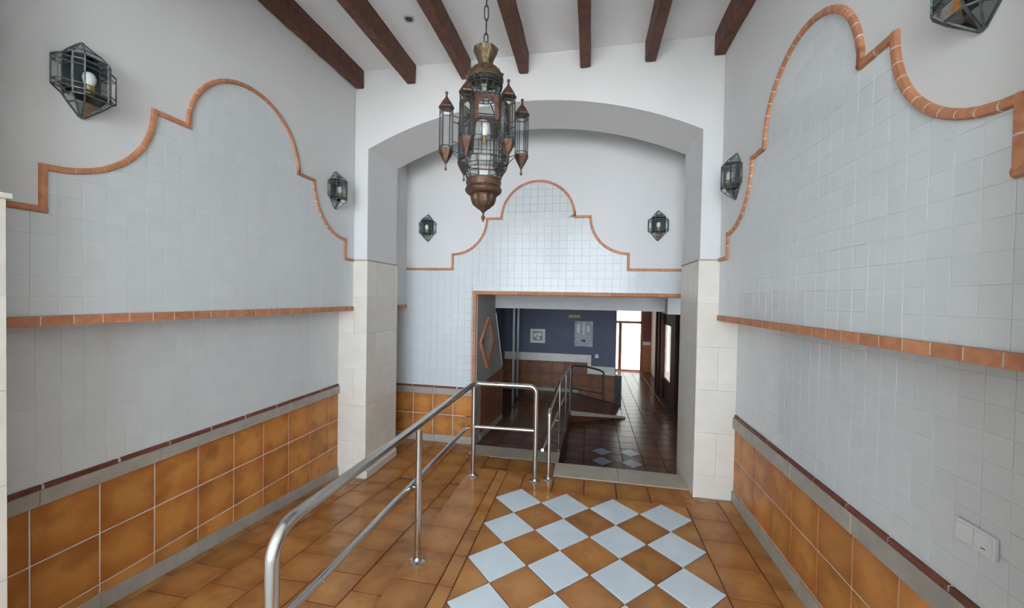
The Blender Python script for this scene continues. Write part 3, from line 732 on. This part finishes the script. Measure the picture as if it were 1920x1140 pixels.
# ------------------------------------------------------------------ wall lanterns
def wall_lantern():
    """local frame: u = x across the wall, v = z up, w = -y out of the wall; origin on the wall at mid height"""
    R0 = empty('wall_lantern'); V = lambda u, w, v: (u, -w, v)
    bw, bd, zt, zb_, fz = .077, .105, .098, -.098, .026
    bx = [(-bw, .004), (-bw, bd*.72), (-bw*.62, bd), (bw*.62, bd), (bw, bd*.72), (bw, .004)]
    f = MB()
    for (u, w) in bx: f.tube([V(u, w, zt), V(u, w, zb_)], .004, 4)
    for zz in (zt, zt-fz, zb_+fz, zb_, .045, -.045):
        r = .0042 if abs(zz) > .06 else .0022
        for i in range(5): f.tube([V(*bx[i], zz), V(*bx[i+1], zz)], r, 4)
    f.build('frame', PEWTER, R0)
    for nm, zz, za in (('roof', zt, .185), ('base', zb_, -.185)):
        mb = MB(); ap = [(u*.12, max(.004, w*.10)) for u, w in bx]; mid = [(u*.72, max(.004, w*.75)) for u, w in bx]
        vs = [V(u, w, zz) for u, w in bx]+[V(u, w, zz+(za-zz)*.36) for u, w in mid]+[V(u, w, za) for u, w in ap]
        fs = []
        for k in (0, 6):
            for i in range(5): fs.append((k+i, k+i+1, k+i+7, k+i+6) if za < 0 else (k+i+6, k+i+7, k+i+1, k+i))
        mb.add(vs, fs); fr2 = MB()
        for (u, w), (u2, w2), (u3, w3) in zip(bx, mid, ap): fr2.tube([V(u, w, zz), V(u2, w2, zz+(za-zz)*.36), V(u3, w3, za)], .0042, 4)
        for i in range(5): fr2.tube([V(*mid[i], zz+(za-zz)*.36), V(*mid[i+1], zz+(za-zz)*.36)], .004, 4)
        o = fr2.build(nm, PEWTER, R0); mb.build('pane', SMOKE, o)
        MB().tube([V(0, .01, za-.012*(1 if za > 0 else -1)), V(0, .01, za+.006*(1 if za > 0 else -1))], .008, 8).build('tip', PEWTER, o)
    for s in (-1, 1):
        wf = MB(); q = [(s*bw, .004), (s*.118, .004), (s*.118, .05), (s*bw, .07)]
        for (u, w) in q[1:]: wf.tube([V(u, w, .07), V(u, w, -.07)], .0036, 4)
        for zz in (.07, .045, -.045, -.07):
            for i in range(3): wf.tube([V(*q[i], zz), V(*q[i+1], zz)], .0034, 4)
        for sg in (1, -1):
            wf.tube([V(s*.118, .05, .07*sg), V(s*bw*.9, .04, .105*sg)], .0036, 4); wf.tube([V(s*.118, .004, .07*sg), V(s*bw*.9, .004, .105*sg)], .0036, 4)
        o = wf.build('side_wing', PEWTER, R0)
        g = MB(); g.add([V(*q[1], -.07), V(*q[2], -.07), V(*q[2], .07), V(*q[1], .07), V(*q[3], -.07), V(*q[3], .07)], [(0,1,2,3), (1,4,5,2)]); g.build('wing_glass', CLEAR, o)
    g = MB(); vs = [V(u, w, zb_+fz) for u, w in bx]+[V(u, w, zt-fz) for u, w in bx]; g.add(vs, [(i, i+1, i+7, i+6) for i in range(5)]); g.build('body_glass', CLEAR, R0)
    g = MB(); g.poly([(-bw, zb_), (bw, zb_), (bw, zt), (bw*.7, .135), (0, .18), (-bw*.7, .135), (-bw, zt)], [], .0005, .003, Frame((0, 0, 0), (1, 0, 0), (0, 0, 1))); g.build('back_plate', SMOKE, R0)
    for nm, zz in (('frieze', zt-fz), ('frieze', zb_)):
        g = MB(); vs = [V(u*.985, w*.985, zz) for u, w in bx]+[V(u*.985, w*.985, zz+fz) for u, w in bx]; g.add(vs, [(i, i+1, i+7, i+6) for i in range(5)]); g.build(nm, SMOKE, R0)
    MB().lathe([(.02, -.075), (.02, -.03), (.017, -.028)], 16, (0, -.055, 0)).build('lamp_holder', GOLD, R0, True)
    MB().lathe([(.016, -.03), (.024, -.01), (.027, .008), (.022, .028), (.01, .038), (0, .04)], 16, (0, -.055, 0)).build('bulb', BULB, R0, True)
    return R0
spots = [((XLU, 1.55, 2.90), math.pi/2, 'dark metal wall lantern with a white bulb, nearest on the left wall'),
         ((XLU, 3.585, 2.895), math.pi/2, 'dark metal wall lantern at the far end of the left wall by the arch'),
         ((XRU, 3.54, 2.868), -math.pi/2, 'dark metal wall lantern at the far end of the right wall by the arch'),
         ((XRU, 1.475, 2.875), -math.pi/2, 'dark metal wall lantern cut by the upper right corner of the picture'),
         ((-2.236, YB, 2.792), 0, 'dark metal wall lantern on the back wall, left of the scalloped border'),
         ((.832, YB, 2.770), 0, 'dark metal wall lantern on the back wall, right of the scalloped border')]
proto = wall_lantern()
for i, (loc, rz, lab) in enumerate(spots):
    o = proto if i == 0 else copy_tree(proto)
    o.location = loc; o.rotation_euler = (0, 0, rz); tag(o, lab, 'wall lantern', 'wall lanterns')

# ------------------------------------------------------------------ switch plate on the right wall
sw = tag(empty('switch_plate', (XRL-.006, 1.63, 1.0)), 'white double switch and socket plate low on the right wall', 'switch plate')
fs_ = Frame((0, 0, .036), (0, -1, 0), (0, 0, 1))
MB().poly([(u, v) for u, v in ((-.072, -.034), (-.068, -.038), (.068, -.038), (.072, -.034), (.072, .034), (.068, .038), (-.068, .038), (-.072, .034))], [], 0, .009, fs_).build('plate', PLASTIC, sw)
MB().poly(rect(-.062, -.003, -.028, .028), [], .009, .0125, fs_).build('rocker', PLASTIC, sw)
so = MB().poly(rect(.003, .062, -.028, .028), [], .009, .0115, fs_).build('socket', PLASTIC, sw)
MB().poly(rect(.026, .04, -.019, -.016), [], .0115, .0122, fs_).build('slot', BLACK, so)

# ------------------------------------------------------------------ inner hall, steps and ramp beyond the doorway
ZF = -.65
st = struct(empty('floor_steps'), 'steps going down from the stone threshold', 'steps')
for k in range(3):
    y0 = 4.36+.3*k; MB().box(-.33, XRL, y0, y0+.3, ZF-.2, -.1625*(k+1)).build('step', TFLOOR, st)
MB().box(-.36, XRU+.02, YB-.1, 5.5, ZF-.2, ZF-.012).build('landing', DGROUT, st)
fi = struct(MB().box(-2.2, 2.3, 5.2, 14.2, ZF-.2, ZF-.012).build('floor_inner', DGROUT), 'glossy tiled floor of the inner hall, darkened for its dim light', 'floor')
FI = FLOOR(ZF-.012)
for i in range(8):
    xa, xb = -.33+.3*i, min(-.33+.3*(i+1), 2.1)
    for k in range(29):
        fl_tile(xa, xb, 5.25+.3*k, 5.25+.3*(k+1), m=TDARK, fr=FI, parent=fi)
for cx, cy in ((.258, 6.535), (.25, 6.147), (.706, 6.575), (.695, 6.155)):
    lay('marble_tile', diamond(cx, cy, .155), FLOOR(ZF), .002, MARBLE_DIM, fi, bev=.0005)
# inner ramp, landing and turning ramp
ir = MB(); X0, X1 = -1.5, -.33
ir.poly([(5.2, ZF-.1), (5.2, LAND-.012), (7.9, -.452), (9.6, -.452), (9.6, ZF-.1)], [], X0, X1, lambda u, v, w: Vector((w, u, v)))
ir.box(-2.05, X0, 6.9, 9.6, ZF-.1, -.452)
iro = struct(ir.build('floor_inner_ramp', DGROUT), 'inner ramp descending to a landing beside the left wall', 'ramp')
ai = math.atan((.452+LAND-.012)/2.7); IR = Frame((0, 5.2, LAND-.012), (1, 0, 0), (0, math.cos(ai), -math.sin(ai)))
for i in range(4):
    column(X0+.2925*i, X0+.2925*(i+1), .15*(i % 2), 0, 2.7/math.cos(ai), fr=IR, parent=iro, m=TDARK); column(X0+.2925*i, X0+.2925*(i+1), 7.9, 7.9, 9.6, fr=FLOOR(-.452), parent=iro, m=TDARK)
wd = MB(); pts = [(-.33, 7.9), (.74, 8.5), (.74, 9.6), (-.33, 9.6)]
vs = [(x, y, ZF-.1) for x, y in pts]+[(x, y, -.44 if x < 0 else ZF+.004) for x, y in pts]
wd.add(vs, [(3,2,1,0), (4,5,6,7), (0,1,5,4), (1,2,6,5), (2,3,7,6), (3,0,4,7)]); wd.build('turning_ramp', TDARK, iro)
ed = MB(); n_ = Vector((.6, -1.07, 0)).normalized()*.05
q = [Vector((-.33, 7.9, 0)), Vector((.78, 8.52, 0))]
vs = [q[0]+n_, q[1]+n_, q[1]-n_*0, q[0]]; vs = [Vector((v.x, v.y, (-.49 if i in (0, 3) else ZF))) for i, v in enumerate(vs)]+[Vector((v.x, v.y, (-.40 if i in (0, 3) else ZF+.03))) for i, v in enumerate(vs)]
ed.add(vs, [(3,2,1,0), (4,5,6,7), (0,1,5,4), (1,2,6,5), (2,3,7,6), (3,0,4,7)]); ed.build('ramp_edging', STONE, iro)
# side panel with the diamond window
sd = MB(); dia = [(5.78-.45, 1.16), (5.73, .775), (6.10, 1.15), (5.76, 1.53)]
fs2 = LEFT(-1.5)
sd.poly([(5.2, -.9), (6.92, -.9), (6.87, .6), (6.3, 1.6), (6.3, 1.97), (5.2, 1.97)], [[(5.35, 1.19), (5.73, .80), (6.09, 1.15), (5.765, 1.50)]], -.14, 0, fs2)
sdo = struct(sd.build('wall_inner_left', GREYP), 'grey inner wall with a diamond opening framed in terracotta', 'wall')
t = struct(empty('trim_12'), 'terracotta diamond frame around the opening in the inner wall', 'window frame')
D4 = [(5.35, 1.19), (5.73, .80), (6.09, 1.15), (5.765, 1.50)]
for i in range(4):
    p, q = Vector(D4[i]), Vector(D4[(i+1) % 4]); m_ = (p+q)/2; tt = (q-p).normalized(); nn = Vector((-tt.y, tt.x)); h = (q-p).length/2+.02
    P = [m_-tt*h-nn*.03, m_+tt*h-nn*.03, m_+tt*h+nn*.018, m_-tt*h+nn*.018]
    lay('frame_tile', [tuple(v) for v in P], fs2, .03, TRIM, t, bev=.004)
lay('edge_tile', [(6.305, 1.58), (6.86, .62), (6.83, .62), (6.28, 1.58)], fs2, .01, CREAM, sdo, bev=.003)
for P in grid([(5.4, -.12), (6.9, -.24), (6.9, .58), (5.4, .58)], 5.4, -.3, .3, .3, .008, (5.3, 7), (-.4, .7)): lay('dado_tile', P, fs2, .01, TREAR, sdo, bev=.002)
struct(MB().box(-2.25, -2.05, 5.38, 9.7, -.9, 2.0).build('wall_inner_far_left', NAVY), 'navy wall at the left of the inner hall', 'wall')
PINKW = mat('pink_white_paint', (.70, .58, .55), .8)
ri = struct(MB().box(-2.1, .66, 9.6, 9.75, -.9, 2.0).build('wall_inner_back', NAVY), 'navy blue wall at the back of the inner hall', 'wall')
FB = BACK(9.6)
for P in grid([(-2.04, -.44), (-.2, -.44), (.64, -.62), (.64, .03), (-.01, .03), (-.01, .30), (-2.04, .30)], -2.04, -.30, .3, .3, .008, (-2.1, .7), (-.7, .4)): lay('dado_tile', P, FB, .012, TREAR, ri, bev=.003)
lay('skirting_stone', rect(-2.04, -.2, -.44, -.36), FB, .02, STONE, ri, bev=.003)
lay('skirting_stone', [(5.4, -.215), (6.88, -.35), (6.88, -.27), (5.4, -.135)], fs2, .018, STONE, sdo, bev=.003)
for P in ([(-2.04, .30), (-.0, .30), (-.0, .49), (-2.04, .49)], [(0, .23), (.085, .23), (.085, .49), (0, .49)], [(0, .04), (.64, .02), (.64, .22), (0, .23)]): lay('cap_band', P, FB, .02, CREAM, ri, bev=.003)
MB().box(.64, .80, 9.58, 9.76, ZF, .03).build('cabinet_body', CHAR).name = 'narrow_cabinet'
o = bpy.data.objects['narrow_cabinet']; tag(o, 'narrow charcoal cabinet at the right end of the navy wall', 'cabinet')
MB().box(.675, .765, 9.572, 9.581, ZF+.06, -.02).build('door_panel', BLACK, o)
# ceiling, cross beam
struct(MB().box(-2.3, 2.4, 5.36, 14.2, 1.95, 2.15).build('ceiling_inner', GREYP), 'low ceiling of the inner hall', 'ceiling')
struct(MB().box(-1.49, 1.12, 6.2, 6.45, 1.665, 1.95).build('trim_13', BEAMW), 'white boxed beam across the inner hall', 'beam')
struct(MB().box(1.12, 1.95, 6.0, 6.45, 1.635, 1.95).build('trim_14', BEAMW), 'plaster block in shaded white paint at the right end of the boxed beam', 'beam')
# right inner wall: dark wood with a lit window
wr = MB(); fr2 = RIGHT(1.92)
wr.poly(rect(-11.7, -5.36, -.9, 2.0), [rect(-10.62, -9.80, -.12, 1.22)], -.03, 0, fr2)
wro = struct(wr.build('wall_inner_right', DWOOD), 'dark wood panelled wall on the right of the inner hall', 'wall')
for u in (-11.68, -11.2, -10.75, -9.2, -8.6): lay('pilaster_board', rect(u, u+.10, ZF, 1.94), fr2, .05, DWOOD, wro, bev=.004)
MB().box(1.935, 1.94, 9.80, 10.62, -.12, 1.22).build('window_pane', TINTED, wro)
struct(MB().box(2.12, 2.3, 11.7, 14.2, -.9, 2.0).build('wall_inner_far_right', PINKW), 'pinkish white wall beside the far glass door', 'wall')
struct(MB().box(1.92, 2.3, 11.6, 11.7, -.9, 2.0).build('wall_inner_return', PLASTER), 'short return wall near the glass door', 'wall')
wf = struct(MB().box(1.84, 2.2, 14.1, 14.25, -.9, 2.0).build('wall_far', MAROON), 'maroon wall strip right of the glass door', 'wall')
lay('dado_panel', rect(1.85, 2.11, ZF, .28), BACK(14.1), .02, ORANGE, wf); lay('cap_band', rect(1.85, 2.11, .28, .40), BACK(14.1), .03, CREAM, wf)
struct(MB().box(.5, .66, 9.75, 14.2, -.9, 2.0).build('wall_corridor', NAVY), 'corridor wall behind the navy wall', 'wall')
# glass entrance at the far end
gd = struct(empty('door_1', (0, 14.15, ZF)), 'far glazed door with orange wood frame and daylight outside', 'door')
for (a_, b_, c_, d_) in ((.66, 1.86, 1.66, 1.74), (.66, 1.86, 0, .05), (.66, .72, 0, 2.6), (1.78, 1.86, 0, 2.6), (1.05, 1.15, .05, 1.66)):
    MB().box(a_, b_, -.03, .03, c_, d_).build('frame_rail', ORANGE, gd)
for (a_, b_, c_, d_) in ((.72, 1.05, .05, 1.66), (1.15, 1.78, .05, 1.66), (.72, 1.78, 1.74, 2.6)):
    MB().box(a_, b_, -.004, .004, c_, d_).build('pane', TINTED, gd)
MB().tube([(1.62, -.04, .98), (1.74, -.04, .98)], .012, 8).build('handle', BRASS, gd)
# open glass leaf by the left wall
gl = tag(empty('glass_door_leaf', (-1.55, 8.45, -.44)), 'open glass door leaf with slim metal stiles by the navy wall', 'door')
for yy, xx in ((-.42, .03), (.42, -.03)): MB().box(xx-.02, xx+.02, yy-.02, yy+.02, 0, 2.15).build('stile', CHROME, gl)
MB().box(-.03, .03, -.42, .42, 2.1, 2.16).build('top_rail', CHROME, gl)
q = MB(); q.add([(.03, -.42, .02), (-.03, .42, .02), (-.03, .42, 2.1), (.03, -.42, 2.1)], [(0, 1, 2, 3)]); q.build('pane', CLEAR, gl)
# landing railing
lr = tag(empty('landing_handrail', (-.31, 7.93, -.44)), 'dark tubular handrail round the turning ramp before the navy wall', 'railing')
MB().tube([(0, 0, 0), (0, 0, .90)], .02, 12).build('post', IRON, lr, True); MB().tube([(.64, .32, -.14), (.64, .32, .74)], .02, 12).build('post', IRON, lr, True)
MB().tube([(0, 0, .90), (.04, .02, .93), (.3, .15, .90), (.56, .28, .82), (.63, .315, .78), (.64, .32, .74)], .02, 12).build('top_rail', IRON, lr, True)
MB().tube([(0, 0, .48), (.64, .32, .33)], .014, 10).build('lower_bar', IRON, lr, True)
# pictures and fittings on the navy wall
fp_ = tag(empty('framed_print', (-1.216, 9.59, .906)), 'small square print in a wide white frame on the navy wall', 'picture')
fpf = BACK(0)
MB().poly(rect(-.18, .18, -.17, .17), [rect(-.125, .125, -.115, .115)], 0, .03, fpf).build('frame', PAPER, fp_)
MB().poly(rect(-.125, .125, -.115, .115), [], 0, .008, fpf).build('print', INK, fp_)
for (a_, b_, c_, d_) in ((-.105, -.03, -.03, .06), (-.02, .1, .0, .08), (-.02, .05, -.09, -.02)): MB().poly(rect(a_, b_, c_, d_), [], .008, .0095, fpf).build('print_block', PAPER, fp_)
po = tag(empty('wall_poster', (-.105, 9.59, .993)), 'tall pale poster with a dark blue patch on the navy wall', 'poster')
MB().poly(rect(-.215, .215, -.305, .305), [], 0, .012, fpf).build('sheet', POSTER, po)
MB().poly([(.06*math.cos(i*math.pi/6)+.0, -.165+.028*math.sin(i*math.pi/6)) for i in range(12)], [], .012, .013, fpf).build('blue_patch', BLUE, po)
for (a_, b_, c_, d_) in ((-.16, -.10, .02, .24), (-.02, .02, -.02, .26), (.08, .13, .06, .2)): MB().poly(rect(a_, b_, c_, d_), [], .012, .013, fpf).build('print_streak', PAPER, po)
la = tag(empty('wall_lamp', (-.33, 9.59, 1.41)), 'small amber wall lamp above the poster on the navy wall', 'lamp')
MB().box(-.14, .14, -.05, 0, -.035, .035).build('shade', AMBER, la); MB().box(-.03, .03, -.02, 0, -.06, .06).build('bracket', CHAR, la)
lw_ = tag(empty('light_switch', (.215, 9.59, .468)), 'tiny white light switch on the navy wall beside the stepped band', 'switch')
MB().poly(rect(-.04, .04, -.045, .045), [], 0, .012, fpf).build('plate', PLASTIC, lw_); MB().poly(rect(-.025, .025, -.03, .03), [], .012, .016, fpf).build('rocker', PLASTIC, lw_)
